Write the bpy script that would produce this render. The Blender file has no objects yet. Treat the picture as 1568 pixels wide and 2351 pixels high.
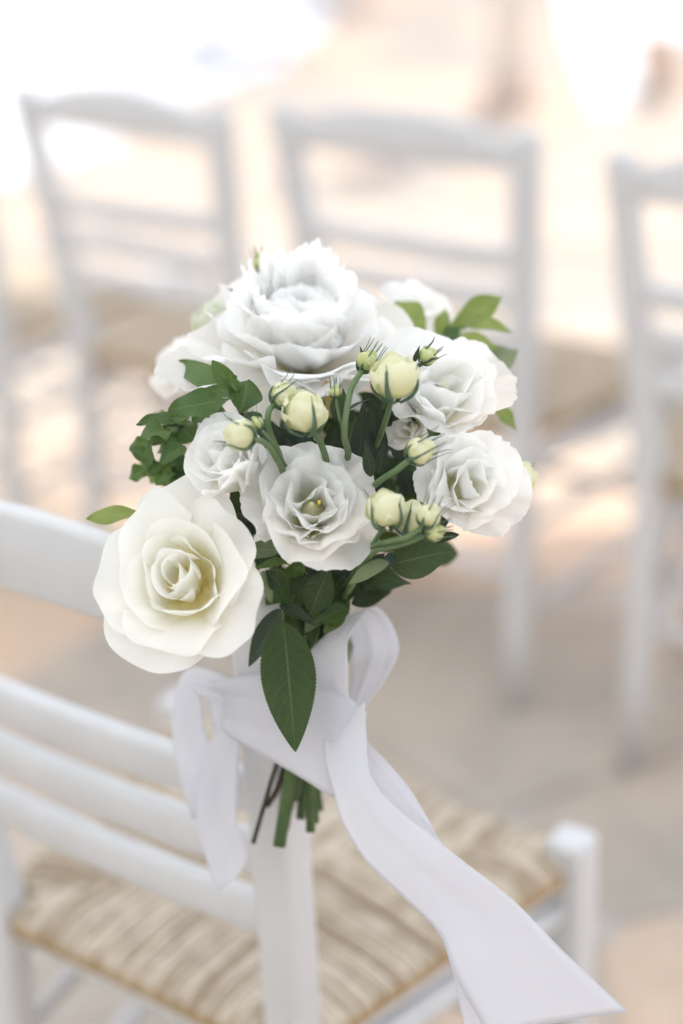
import bpy, math, random
import numpy as np
from mathutils import Vector, Matrix

# ------------------------------------------------------------------ camera, sky, sun, exposure
scene = bpy.context.scene
COL = scene.collection
rng = np.random.default_rng(7)
R = math.radians
CAM = np.array([0.0715, -1.1139, 1.4729])
PITCH, ROLL, FL = 0.4523, -0.0744, 62.33
FWD = np.array([0, math.cos(PITCH), -math.sin(PITCH)])
_r = np.array([1.0, 0, 0]); _u = np.cross(_r, FWD)
RIGHT = math.cos(ROLL)*_r + math.sin(ROLL)*_u
UP = -math.sin(ROLL)*_r + math.cos(ROLL)*_u
KPX = FL/24*1568

cam_d = bpy.data.cameras.new('camera'); cam = bpy.data.objects.new('camera', cam_d); COL.objects.link(cam)
M = Matrix.Identity(4)
for i in range(3):
    M[i][0], M[i][1], M[i][2], M[i][3] = RIGHT[i], UP[i], -FWD[i], CAM[i]
cam.matrix_world = M
cam_d.sensor_fit = 'HORIZONTAL'; cam_d.sensor_width = 24; cam_d.lens = FL
cam_d.clip_start = 0.05; cam_d.clip_end = 500
cam_d.dof.use_dof = True; cam_d.dof.focus_distance = 1.155; cam_d.dof.aperture_fstop = 1.65
scene.camera = cam

SUN_EL, SUN_AZ = R(56), R(35)             # sun beyond the chairs, to the right
sun_dir = np.array([math.sin(SUN_AZ)*math.cos(SUN_EL), math.cos(SUN_AZ)*math.cos(SUN_EL), math.sin(SUN_EL)])
w = bpy.data.worlds.new('World'); scene.world = w; w.use_nodes = True
nt = w.node_tree; bg = nt.nodes['Background']
sky = nt.nodes.new('ShaderNodeTexSky'); sky.sky_type = 'NISHITA'; sky.sun_disc = False
sky.sun_elevation = SUN_EL; sky.sun_rotation = SUN_AZ
sky.dust_density = 3.0; sky.air_density = 1.0; sky.ozone_density = 0.6
nt.links.new(sky.outputs[0], bg.inputs[0]); bg.inputs[1].default_value = 0.15
sl = bpy.data.lights.new('sun', 'SUN'); sl.energy = 2.2; sl.angle = R(0.6); sl.color = (1, .97, .93)
so = bpy.data.objects.new('sun', sl); COL.objects.link(so)
so.rotation_euler = Vector(sun_dir).to_track_quat('Z', 'Y').to_euler()
so.location = (0, 0, 6)
vs = scene.view_settings
vs.view_transform = 'Standard'; vs.look = 'None'; vs.exposure = 0.77; vs.gamma = 1
scene.cycles.use_denoising = True
scene.cycles.max_bounces = 14; scene.cycles.diffuse_bounces = 12; scene.cycles.transmission_bounces = 6
scene.cycles.sample_clamp_indirect = 6

# ------------------------------------------------------------------ helpers
def at(px, py, d):
    """a point at distance d (metres along the view) seen at px,py of a 1568 x 2351 picture"""
    return CAM + d*FWD + RIGHT*(px-784)/KPX*d - UP*(py-1175.5)/KPX*d
def cdir(a, b, c):
    v = a*RIGHT + b*UP - c*FWD
    return v/np.linalg.norm(v)
def nrm(v):
    v = np.asarray(v, float); return v/max(np.linalg.norm(v), 1e-12)
def sstep(t):
    t = np.clip(t, 0, 1); return t*t*(3-2*t)

def mesh(name, verts, faces, mat, parent=None, uv=None, smooth=True):
    me = bpy.data.meshes.new(name)
    me.from_pydata([tuple(map(float, v)) for v in verts], [], faces)
    if uv is not None:
        lay = me.uv_layers.new(name='UVMap')
        idx = np.empty(len(me.loops), dtype=np.int32); me.loops.foreach_get('vertex_index', idx)
        lay.data.foreach_set('uv', np.asarray(uv, dtype=np.float32)[idx].ravel())
    if smooth: me.polygons.foreach_set('use_smooth', [True]*len(me.polygons))
    me.update()
    if mat: me.materials.append(mat)
    o = bpy.data.objects.new(name, me); COL.objects.link(o)
    if parent: o.parent = parent
    return o
def tag(o, label=None, cat=None, group=None, kind=None):
    if label: o['label'] = label
    if cat: o['category'] = cat
    if group: o['group'] = group
    if kind: o['kind'] = kind
    return o
def empty(name, loc=(0, 0, 0), rz=0):
    o = bpy.data.objects.new(name, None); COL.objects.link(o)
    o.empty_display_size = .05; o.location = loc; o.rotation_euler = (0, 0, rz); return o
def copy_tree(o, parent=None):
    c = o.copy(); COL.objects.link(c); c.parent = parent
    for ch in list(o.children): copy_tree(ch, c)
    return c
def grid_faces(nu, nv, closed=False, skip=None):
    f = []
    n = nu if closed else nu+1
    for j in range(nv):
        for i in range(nu):
            if skip and skip(i, j): continue
            a = j*n+i; b = j*n+(i+1) % n
            f.append((a, b, b+n, a+n))
    return f
def catmull(P, n):
    P = [np.asarray(p, float) for p in P]
    Q = [2*P[0]-P[1]]+P+[2*P[-1]-P[-2]]
    out = []
    for i in range(1, len(Q)-2):
        for k in range(n):
            t = k/n
            a, b, c, d = Q[i-1], Q[i], Q[i+1], Q[i+2]
            out.append(.5*((2*b)+(-a+c)*t+(2*a-5*b+4*c-d)*t*t+(-a+3*b-3*c+d)*t**3))
    out.append(P[-1]); return np.array(out)
def tube_data(P, rad, sides=8, flat=1.0, caps=True, off=0):
    P = np.asarray(P, float); n = len(P)
    rad = np.interp(np.linspace(0, 1, n), np.linspace(0, 1, len(rad)), rad) if np.ndim(rad) else np.full(n, rad)
    T = np.gradient(P, axis=0); T /= np.linalg.norm(T, axis=1)[:, None]+1e-12
    ref = np.array([0, 0, 1.]) if abs(T[0][2]) < .9 else np.array([1., 0, 0])
    A = nrm(np.cross(T[0], ref)); V = []; F = []
    for i in range(n):
        A = nrm(A-T[i]*(A@T[i])); B = np.cross(T[i], A)
        for k in range(sides):
            t = 2*math.pi*k/sides
            V.append(P[i]+rad[i]*(math.cos(t)*A+flat*math.sin(t)*B))
    for i in range(n-1):
        for k in range(sides):
            a = i*sides+k; b = i*sides+(k+1) % sides
            F.append((off+a, off+b, off+b+sides, off+a+sides))
    if caps:
        F.append(tuple(off+k for k in range(sides-1, -1, -1)))
        F.append(tuple(off+(n-1)*sides+k for k in range(sides)))
    return V, F
def tube(name, P, rad, mat, parent=None, sides=8, flat=1.0, sub=4):
    Q = catmull(P, sub) if sub > 1 else P
    V, F = tube_data(Q, rad, sides, flat)
    return mesh(name, V, F, mat, parent)

# ------------------------------------------------------------------ materials
def newmat(name):
    m = bpy.data.materials.new(name); m.use_nodes = True
    m.node_tree.nodes.clear(); return m, m.node_tree.nodes, m.node_tree.links
def ramp(n, stops):
    r = n.new('ShaderNodeValToRGB'); e = r.color_ramp.elements
    while len(e) < len(stops): e.new(.5)
    for x, (p, c) in zip(e, stops): x.position = p; x.color = (*c, 1)
    return r
def math_n(n, l, op, a, b=None, c=None):
    m = n.new('ShaderNodeMath'); m.operation = op
    for i, v in enumerate((a, b, c)):
        if v is None: continue
        if isinstance(v, (int, float)): m.inputs[i].default_value = v
        else: l.new(v, m.inputs[i])
    return m.outputs[0]
def mixc(n, l, fac, a, b, mode='MIX'):
    m = n.new('ShaderNodeMix'); m.data_type = 'RGBA'; m.blend_type = mode
    for s, v in ((m.inputs[0], fac), (m.inputs[6], a), (m.inputs[7], b)):
        if isinstance(v, (int, float)): s.default_value = v
        elif isinstance(v, tuple): s.default_value = (*v, 1)
        else: l.new(v, s)
    return m.outputs[2]
def noise(n, l, scale, coord=None, detail=4, rough=.55):
    t = n.new('ShaderNodeTexNoise'); t.inputs['Scale'].default_value = scale
    t.inputs['Detail'].default_value = detail; t.inputs['Roughness'].default_value = rough
    if coord is not None: l.new(coord, t.inputs['Vector'])
    return t
def thin(m, n, l, col, trans=.35, rough=.6, spec=.25, bump=None, bstr=.2, bdist=.001, tcol=None, sheen=0):
    p = n.new('ShaderNodeBsdfPrincipled'); t = n.new('ShaderNodeBsdfTranslucent'); x = n.new('ShaderNodeMixShader')
    o = n.new('ShaderNodeOutputMaterial')
    for s in (p.inputs['Base Color'], t.inputs['Color']):
        if isinstance(col, tuple): s.default_value = (*col, 1)
        else: l.new(col, s)
    if tcol is not None: l.new(tcol, t.inputs['Color'])
    p.inputs['Roughness'].default_value = rough; p.inputs['Specular IOR Level'].default_value = spec
    p.inputs['Sheen Weight'].default_value = sheen
    if bump is not None:
        b = n.new('ShaderNodeBump'); b.inputs['Strength'].default_value = bstr; b.inputs['Distance'].default_value = bdist
        l.new(bump, b.inputs['Height']); l.new(b.outputs[0], p.inputs['Normal'])
    x.inputs[0].default_value = trans
    l.new(p.outputs[0], x.inputs[1]); l.new(t.outputs[0], x.inputs[2]); l.new(x.outputs[0], o.inputs[0])
    return m
def petal_mat(name, stops, trans=.35, vein=.15):
    m, n, l = newmat(name)
    uv = n.new('ShaderNodeUVMap'); sep = n.new('ShaderNodeSeparateXYZ'); l.new(uv.outputs[0], sep.inputs[0])
    tc = n.new('ShaderNodeTexCoord')
    nz = noise(n, l, 60, tc.outputs['Object'], 3)
    v = math_n(n, l, 'MULTIPLY_ADD', math_n(n, l, 'SUBTRACT', nz.outputs[0], .5), .25, sep.outputs[1])
    r = ramp(n, stops); l.new(v, r.inputs[0])
    # fine longitudinal veining
    mp = n.new('ShaderNodeMapping'); l.new(uv.outputs[0], mp.inputs[0]); mp.inputs['Scale'].default_value = (26, 1.4, 1)
    vn = noise(n, l, 1.6, mp.outputs[0], 4)
    dk = ramp(n, [(.35, (.96, .96, .945)), (.65, (1, 1, 1))]); l.new(vn.outputs[0], dk.inputs[0])
    c = mixc(n, l, .5, r.outputs[0], dk.outputs[0], 'MULTIPLY')
    return thin(m, n, l, c, trans, .62, .2, vn.outputs[0], vein, .0012)
def leaf_mat(name, dark, lightc, under, vein=(.16, .22, .08), trans=.18, rough=.46, spec=.32, nvein=8):
    m, n, l = newmat(name)
    uv = n.new('ShaderNodeUVMap'); sep = n.new('ShaderNodeSeparateXYZ'); l.new(uv.outputs[0], sep.inputs[0])
    u = math_n(n, l, 'ABSOLUTE', math_n(n, l, 'MULTIPLY_ADD', sep.outputs[0], 2, -1))
    mid = math_n(n, l, 'LESS_THAN', u, .035)
    tc = n.new('ShaderNodeTexCoord')
    dn = noise(n, l, 90, tc.outputs['Object'], 2)
    ph = math_n(n, l, 'MULTIPLY_ADD', sep.outputs[1], nvein, math_n(n, l, 'MULTIPLY', u, -1.9))
    ph = math_n(n, l, 'ADD', ph, math_n(n, l, 'MULTIPLY', dn.outputs[0], .25))
    fr = math_n(n, l, 'ABSOLUTE', math_n(n, l, 'SUBTRACT', math_n(n, l, 'FRACT', ph), .5))
    side = math_n(n, l, 'LESS_THAN', fr, .035)
    vor = n.new('ShaderNodeTexVoronoi'); vor.feature = 'DISTANCE_TO_EDGE'; vor.inputs['Scale'].default_value = 420
    l.new(tc.outputs['Object'], vor.inputs['Vector'])
    net = math_n(n, l, 'MULTIPLY', math_n(n, l, 'LESS_THAN', vor.outputs['Distance'], .06), .25)
    vm = math_n(n, l, 'MAXIMUM', math_n(n, l, 'MAXIMUM', math_n(n, l, 'MULTIPLY', mid, .85), math_n(n, l, 'MULTIPLY', side, .38)), net)
    nz = noise(n, l, 35, tc.outputs['Object'], 4)
    oi = n.new('ShaderNodeObjectInfo')
    k = math_n(n, l, 'MULTIPLY_ADD', math_n(n, l, 'SUBTRACT', oi.outputs['Random'], .5), .5, nz.outputs[0])
    r = ramp(n, [(.25, dark), (.75, lightc)]); l.new(k, r.inputs[0])
    c = mixc(n, l, vm, r.outputs[0], vein)
    g = n.new('ShaderNodeNewGeometry')
    c2 = mixc(n, l, g.outputs['Backfacing'], c, mixc(n, l, vm, under, tuple(min(1, x*1.35) for x in under)))
    tcol = mixc(n, l, .5, c2, (.35, .45, .08))
    return thin(m, n, l, c2, trans, rough, spec, math_n(n, l, 'SUBTRACT', nz.outputs[0], math_n(n, l, 'MULTIPLY', vm, .5)), .35, .0008, tcol)
def solid_mat(name, c1, c2, scale, rough=.5, spec=.4, bstr=.1, bdist=.001, stretch=(1, 1, 1), rand=0.0):
    m, n, l = newmat(name)
    tc = n.new('ShaderNodeTexCoord'); mp = n.new('ShaderNodeMapping'); mp.inputs['Scale'].default_value = stretch
    l.new(tc.outputs['Object'], mp.inputs[0])
    nz = noise(n, l, scale, mp.outputs[0], 5)
    k = nz.outputs[0]
    if rand:
        oi = n.new('ShaderNodeObjectInfo')
        k = math_n(n, l, 'MULTIPLY_ADD', math_n(n, l, 'SUBTRACT', oi.outputs['Random'], .5), rand, k)
    r = ramp(n, [(.3, c1), (.7, c2)]); l.new(k, r.inputs[0])
    p = n.new('ShaderNodeBsdfPrincipled'); o = n.new('ShaderNodeOutputMaterial')
    l.new(r.outputs[0], p.inputs['Base Color']); p.inputs['Roughness'].default_value = rough
    p.inputs['Specular IOR Level'].default_value = spec
    b = n.new('ShaderNodeBump'); b.inputs['Strength'].default_value = bstr; b.inputs['Distance'].default_value = bdist
    l.new(nz.outputs[0], b.inputs['Height']); l.new(b.outputs[0], p.inputs['Normal'])
    l.new(p.outputs[0], o.inputs[0]); return m

MT = {}
MT['rose'] = petal_mat('rose_petal', [(.0, (.88, .80, .42)), (.30, (.94, .90, .66)), (.55, (.955, .945, .875)), (1, (.965, .96, .93))], .55, .04)
MT['lis'] = petal_mat('lisianthus_petal', [(.0, (.50, .56, .24)), (.3, (.86, .86, .70)), (.55, (.968, .965, .935)), (1, (.978, .975, .96))], .70, .06)
MT['peony'] = petal_mat('peony_petal', [(.0, (.80, .76, .45)), (.3, (.94, .93, .88)), (.6, (.978, .975, .955)), (1, (.983, .98, .97))], .66, .06)
MT['bud'] = petal_mat('bud_petal', [(.0, (.60, .64, .26)), (.4, (.80, .80, .48)), (1, (.88, .87, .66))], .35, .45)
MT['greenbud'] = petal_mat('green_bud_petal', [(.0, (.30, .40, .12)), (.5, (.55, .60, .25)), (1, (.72, .72, .42))], .25, .3)
MT['brownpetal'] = petal_mat('withered_petal', [(.0, (.45, .34, .12)), (1, (.55, .40, .18))], .3)
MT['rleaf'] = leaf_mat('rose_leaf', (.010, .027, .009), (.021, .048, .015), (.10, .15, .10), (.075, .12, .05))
MT['pleaf'] = leaf_mat('pittosporum_leaf', (.030, .075, .022), (.075, .14, .035), (.13, .19, .06), (.11, .18, .06), .25, .4)
MT['yleaf'] = leaf_mat('young_leaf', (.16, .22, .05), (.26, .32, .09), (.24, .30, .14), (.28, .34, .13), .35, .45)
MT['gleaf'] = leaf_mat('pale_leaf_underside', (.14, .18, .12), (.22, .27, .16), (.22, .27, .17), (.25, .31, .18), .25, .55)
MT['bleaf'] = leaf_mat('shaded_lisianthus_leaf', (.006, .014, .011), (.022, .042, .033), (.05, .085, .06), (.045, .075, .05), .15, .45)  # dark leaf pushed near-black to stand in for shade inside the bouquet
MT['stem'] = solid_mat('green_stem', (.075, .13, .05), (.13, .19, .085), 120, .5, .35, .15, .0005, (1, 1, .2))
MT['dstem'] = solid_mat('dark_green_stem', (.04, .075, .022), (.085, .13, .04), 90, .55, .3, .25, .0008, (1, 1, .2))
MT['twig'] = solid_mat('brown_twig', (.025, .018, .012), (.075, .055, .035), 150, .8, .2, .5, .001)
MT['sepal'] = solid_mat('sepal_green', (.05, .095, .055), (.09, .15, .085), 150, .5, .35)
MT['white'] = solid_mat('white_chair_paint', (.57, .57, .57), (.63, .63, .63), 14, .46, .4, .18, .002, (1, 1, .3))
MT['rush'] = solid_mat('rush_strand', (.38, .30, .21), (.66, .58, .47), 45, .75, .2, .6, .0015, (1, 1, 1), .6)
def gild(m):
    n, l = m.node_tree.nodes, m.node_tree.links
    p = [x for x in n if x.type == 'BSDF_PRINCIPLED'][0]; src = p.inputs['Base Color'].links[0].from_socket
    tc = n.new('ShaderNodeTexCoord'); sp = n.new('ShaderNodeSeparateXYZ'); l.new(tc.outputs['Object'], sp.inputs[0])
    mr = n.new('ShaderNodeMapRange'); l.new(sp.outputs[2], mr.inputs[0])
    for i_, v_ in ((1, .445), (2, .4575), (3, .85), (4, 0)): mr.inputs[i_].default_value = v_
    l.new(mixc(n, l, mr.outputs[0], src, (.40, .25, .09)), p.inputs['Base Color'])
gild(MT['rush'])
MT['rushedge'] = solid_mat('rush_seat_core', (.28, .19, .09), (.36, .26, .13), 60, .85, .15, .4, .001)
def stone_mat():
    m, n, l = newmat('flagstone')
    g = n.new('ShaderNodeNewGeometry'); oi = n.new('ShaderNodeObjectInfo')
    n1 = noise(n, l, 2.4, g.outputs['Position'], 4); n2 = noise(n, l, 14, g.outputs['Position'], 6); n3 = noise(n, l, 120, g.outputs['Position'], 3)
    k = math_n(n, l, 'MULTIPLY_ADD', math_n(n, l, 'SUBTRACT', oi.outputs['Random'], .5), .45, n1.outputs[0])
    r = ramp(n, [(.28, (.47, .415, .35)), (.45, (.56, .47, .38)), (.60, (.65, .515, .395)), (.75, (.69, .51, .37))]); l.new(k, r.inputs[0])
    r2 = ramp(n, [(.3, (.78, .78, .78)), (.7, (1.0, 1.0, 1.0))]); l.new(n2.outputs[0], r2.inputs[0])
    c = mixc(n, l, .8, r.outputs[0], r2.outputs[0], 'MULTIPLY')
    r3 = ramp(n, [(.35, (.85, .85, .85)), (.6, (1.0, 1.0, 1.0))]); l.new(n3.outputs[0], r3.inputs[0])
    c = mixc(n, l, .6, c, r3.outputs[0], 'MULTIPLY')
    p = n.new('ShaderNodeBsdfPrincipled'); o = n.new('ShaderNodeOutputMaterial'); l.new(c, p.inputs['Base Color']); p.inputs['Roughness'].default_value = .85
    b = n.new('ShaderNodeBump'); b.inputs['Strength'].default_value = .5; b.inputs['Distance'].default_value = .005
    l.new(n2.outputs[0], b.inputs['Height']); l.new(b.outputs[0], p.inputs['Normal']); l.new(p.outputs[0], o.inputs[0]); return m
MT['stone'] = stone_mat()
MT['wall'] = solid_mat('fill_wall_white', (.74, .74, .73), (.82, .82, .81), 3.5, .85, .2, .5, .01)  # white of the added unseen walls, chosen to bounce light at the blooms
MT['plaster'] = solid_mat('white_plaster', (.78, .77, .75), (.84, .83, .82), 5, .9, .15, .3, .004)
MT['stamen'] = solid_mat('yellow_stamen', (.62, .48, .04), (.75, .60, .08), 200, .7)
MT['greenrose'] = petal_mat('green_rosebud_petal', [(.0, (.40, .48, .18)), (.5, (.66, .70, .46)), (1, (.86, .87, .76))], .4, .2)

def ribbon_material():
    m, n, l = newmat('satin_ribbon')
    tc = n.new('ShaderNodeTexCoord')
    wv = n.new('ShaderNodeTexWave'); wv.inputs['Scale'].default_value = 900; wv.inputs['Distortion'].default_value = .5
    l.new(tc.outputs['UV'], wv.inputs[0])
    thin(m, n, l, (.80, .80, .83), .5, .5, .3, wv.outputs[0], .06, .0003, None, .15)
    out = [x for x in n if x.type == 'OUTPUT_MATERIAL'][0]; src = out.inputs[0].links[0].from_socket
    tr = n.new('ShaderNodeBsdfTransparent'); mx = n.new('ShaderNodeMixShader'); mx.inputs[0].default_value = .10
    l.new(src, mx.inputs[1]); l.new(tr.outputs[0], mx.inputs[2]); l.new(mx.outputs[0], out.inputs[0])
    return m
MT['ribbon'] = ribbon_material()
def canvas_material():
    m, n, l = newmat('shade_canvas')
    return thin(m, n, l, (.92, .955, .935), .78, .8, .1)  # faint green tint offsets the pink cast of the light beneath
MT['canvas'] = canvas_material()

def box_data(x0, x1, y0, y1, z0, z1, e=.01, off=0):
    V = []; F = []
    for z, i in ((z0, 0), (z1-e, 0), (z1, e)):
        V += [(x0+i, y0+i, z), (x1-i, y0+i, z), (x1-i, y1-i, z), (x0+i, y1-i, z)]
    for j in (0, 1):
        for k in range(4): F.append((off+4*j+k, off+4*j+(k+1) % 4, off+4*j+4+(k+1) % 4, off+4*j+4+k))
    F += [(off+8, off+9, off+10, off+11), (off+3, off+2, off+1, off)]
    return V, F


# ------------------------------------------------------------------ ground: mortar bed with irregular flagstones
def ground_mat():
    m, n, l = newmat('mortar')
    tc = n.new('ShaderNodeTexCoord')
    nz = noise(n, l, 9, tc.outputs['Object'], 6)
    r = ramp(n, [(.3, (.42, .38, .34)), (.7, (.54, .50, .46))]); l.new(nz.outputs[0], r.inputs[0])
    p = n.new('ShaderNodeBsdfPrincipled'); p.inputs['Roughness'].default_value = .9
    l.new(r.outputs[0], p.inputs['Base Color'])
    b = n.new('ShaderNodeBump'); b.inputs['Strength'].default_value = .4; b.inputs['Distance'].default_value = .005
    l.new(nz.outputs[0], b.inputs['Height']); l.new(b.outputs[0], p.inputs['Normal'])
    o = n.new('ShaderNodeOutputMaterial'); l.new(p.outputs[0], o.inputs[0]); return m
S = 120
ground = mesh('ground', [(-S, -S, 0), (S, -S, 0), (S, S, 0), (-S, S, 0)], [(0, 1, 2, 3)], ground_mat(), smooth=False)
tag(ground, kind='structure')
def flagstones():
    g = .46; pts = {}
    rr = random.Random(3)
    nx, ny = 8, 21
    for i in range(-nx, nx+1):
        for j in range(-4, ny):
            pts[(i, j)] = np.array([(i+.5*(j % 2)+rr.uniform(-.46, .46))*g, (j+rr.uniform(-.46, .46))*g])
    for (i, j), c in pts.items():
        if not (-nx < i < nx and -4 < j < ny-1): continue
        depth = c[1]-CAM[1]
        if abs(c[0]-CAM[0]) > .35*max(depth, 1)+1.0: continue
        poly = [c+np.array(d)*g*1.6 for d in ((-1, -1), (1, -1), (1, 1), (-1, 1))]
        for di in range(-2, 3):
            for dj in range(-2, 3):
                q = pts.get((i+di, j+dj))
                if q is None or (di == 0 and dj == 0): continue
                mid = (c+q)/2; nn = nrm(q-c); mid = mid-nn*.006
                new = []
                for k in range(len(poly)):
                    a, b = poly[k], poly[(k+1) % len(poly)]
                    da, db = (a-mid)@nn, (b-mid)@nn
                    if da <= 0: new.append(a)
                    if da*db < 0: new.append(a+(b-a)*da/(da-db))
                poly = new
                if not poly: break
            if not poly: break
        if len(poly) < 3: continue
        # soften the corners
        P2 = []
        for k in range(len(poly)):
            a, b, d = poly[k-1], poly[k], poly[(k+1) % len(poly)]
            P2 += [b+(a-b)*.16, b+(d-b)*.16]
        h = .007+rr.uniform(-.003, .003); n = len(P2)
        V = [(p[0]-c[0], p[1]-c[1], -.01) for p in P2]+[(p[0]-c[0], p[1]-c[1], h-.004) for p in P2] + \
            [((p[0]-c[0])*.97, (p[1]-c[1])*.97, h) for p in P2]
        F = [(k, (k+1) % n, n+(k+1) % n, n+k) for k in range(n)]+[(n+k, n+(k+1) % n, 2*n+(k+1) % n, 2*n+k) for k in range(n)]
        F.append(tuple(2*n+k for k in range(n)))
        o = mesh('flagstone', V, F, MT['stone'], ground, smooth=False)
        o.location = (c[0], c[1], 0)
flagstones()

# ------------------------------------------------------------------ unseen awning, added overhead to shade the seats and soften their light
def awning():
    a = empty('added_awning', (0, 0, 0))
    tag(a, 'unseen canvas awning on four poles added to shade the front rows of chairs', 'awning')
    x0, x1, y0, y1, z = -3.8, 2.0, -3.4, AW_Y, 3.0
    nu = nv = 12; V = []
    for j in range(nv+1):
        for i in range(nu+1):
            s, t = i/nu, j/nv
            V.append((x0+(x1-x0)*s, y0+(y1-y0)*t+.25*(s-.5), z-.3*math.sin(math.pi*s)*math.sin(math.pi*t)))
    mesh('canvas', V, grid_faces(nu, nv), MT['canvas'], a)
    for x in (x0, x1):
        for y in (y0, y1):
            yy = y+.25*((x-x0)/(x1-x0)-.5)
            tube('pole', [(x, yy, 0), (x, yy, z*.5), (x, yy, z+.05)], .03, MT['white'], a, 10, 1, 1)
AW_Y = 3.3
awning()
def fill_walls():  # unseen walls, added only to steer the light on blooms and chairs
    h = empty('added_fill_wall', (0, -3.6, 0)); tag(h, 'unseen white wall added behind the camera to bounce fill light', 'wall')
    V, F = [], []
    x0, x1, hh = -7, 7, 3.4
    V = [(x0, -.4, 0), (x1, -.4, 0), (x1, 0, 0), (x0, 0, 0), (x0, -.4, hh), (x1, -.4, hh), (x1, 0, hh), (x0, 0, hh)]
    F = [(0, 1, 5, 4), (1, 2, 6, 5), (2, 3, 7, 6), (3, 0, 4, 7), (4, 5, 6, 7)]
    mesh('wall', V, F, MT['wall'], h, smooth=False)
    V, F = box_data(-4.4, -4.0, .003, 5.6, 0, 3.4, .01); mesh('blocking_wing_wall', V, F, MT['wall'], h, smooth=False)  # added to cut the light coming from the left
    V, F = box_data(-.55, .55, .003, .06, 0, 2.15, .01); mesh('door', V, F, MT['twig'], h, smooth=False)
fill_walls()


# ------------------------------------------------------------------ chairs
WF, WS, WT, LF, LEAN, H, ZS = .351, .338, .4045, .043, .025, .895, .45
DEP, WFR = .334, .478
def postc(s, z):
    if z < ZS: t = z/ZS; wd = WF+(WS-WF)*t; y = -LF*(1-t)
    else: t = (z-ZS)/(H-ZS); wd = WS+(WT-WS)*t; y = -LEAN*t**1.3
    return np.array([s*wd/2, y, z])
def rsq(P, hx, hy, frac=.3, axis='z', scales=None):
    """sweep of a rounded rectangle along mostly vertical points P"""
    prof = []
    for (cx, cy, a0) in ((1, 1, 0), (-1, 1, 90), (-1, -1, 180), (1, -1, 270)):
        for da in (0, 30, 60, 90):
            a = R(a0+da); r = frac
            prof.append((cx*(1-r)+r*math.cos(a), cy*(1-r)+r*math.sin(a)))
    n = len(prof); V = []; F = []
    for i, p in enumerate(P):
        s = scales[i] if scales else 1
        for (a, b) in prof: V.append((p[0]+a*hx*s, p[1]+b*hy*s, p[2]))
    for i in range(len(P)-1):
        for k in range(n):
            F.append((i*n+k, i*n+(k+1) % n, (i+1)*n+(k+1) % n, (i+1)*n+k))
    F.append(tuple(range(n-1, -1, -1))); F.append(tuple((len(P)-1)*n+k for k in range(n)))
    return V, F
def slat_data(za, zb_fn, thick, bow, zmid):
    """curved back slat between the posts; za bottom height, zb_fn(t) top height, t in -1..1"""
    n = 18; V = []; F = []
    L_, R_ = postc(-1, zmid), postc(1, zmid)
    prof = [(-1, 0), (-.9, -.0), (-1, 1)]
    for i in range(n+1):
        t = -1+2*i/n
        c = (L_+R_)/2+(R_-L_)/2*t
        y = c[1]-bow*(1-t*t); z0, z1 = za, zb_fn(t); h = thick/2
        e = min(.006, h*.8)
        ring = [(-h, z0+e), (-h, z1-e), (-h+e*.3, z1-e*.3), (-h+e, z1), (h-e, z1), (h-e*.3, z1-e*.3), (h, z1-e), (h, z0+e),
                (h-e*.3, z0+e*.3), (h-e, z0), (-h+e, z0), (-h+e*.3, z0+e*.3)]
        for (dy, z) in ring: V.append((c[0], y+dy, z))
    m = 12
    for i in range(n):
        for k in range(m):
            F.append((i*m+k, (i+1)*m+k, (i+1)*m+(k+1) % m, i*m+(k+1) % m))
    F.append(tuple(range(m))); F.append(tuple(n*m+k for k in range(m-1, -1, -1)))
    return V, F
def hbar(a, b, r):
    return tube_data([np.array(a)+(np.array(b)-np.array(a))*t for t in (0, .25, .5, .75, 1)], [r*.85, r, r*1.08, r, r*.85], 10)
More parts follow.
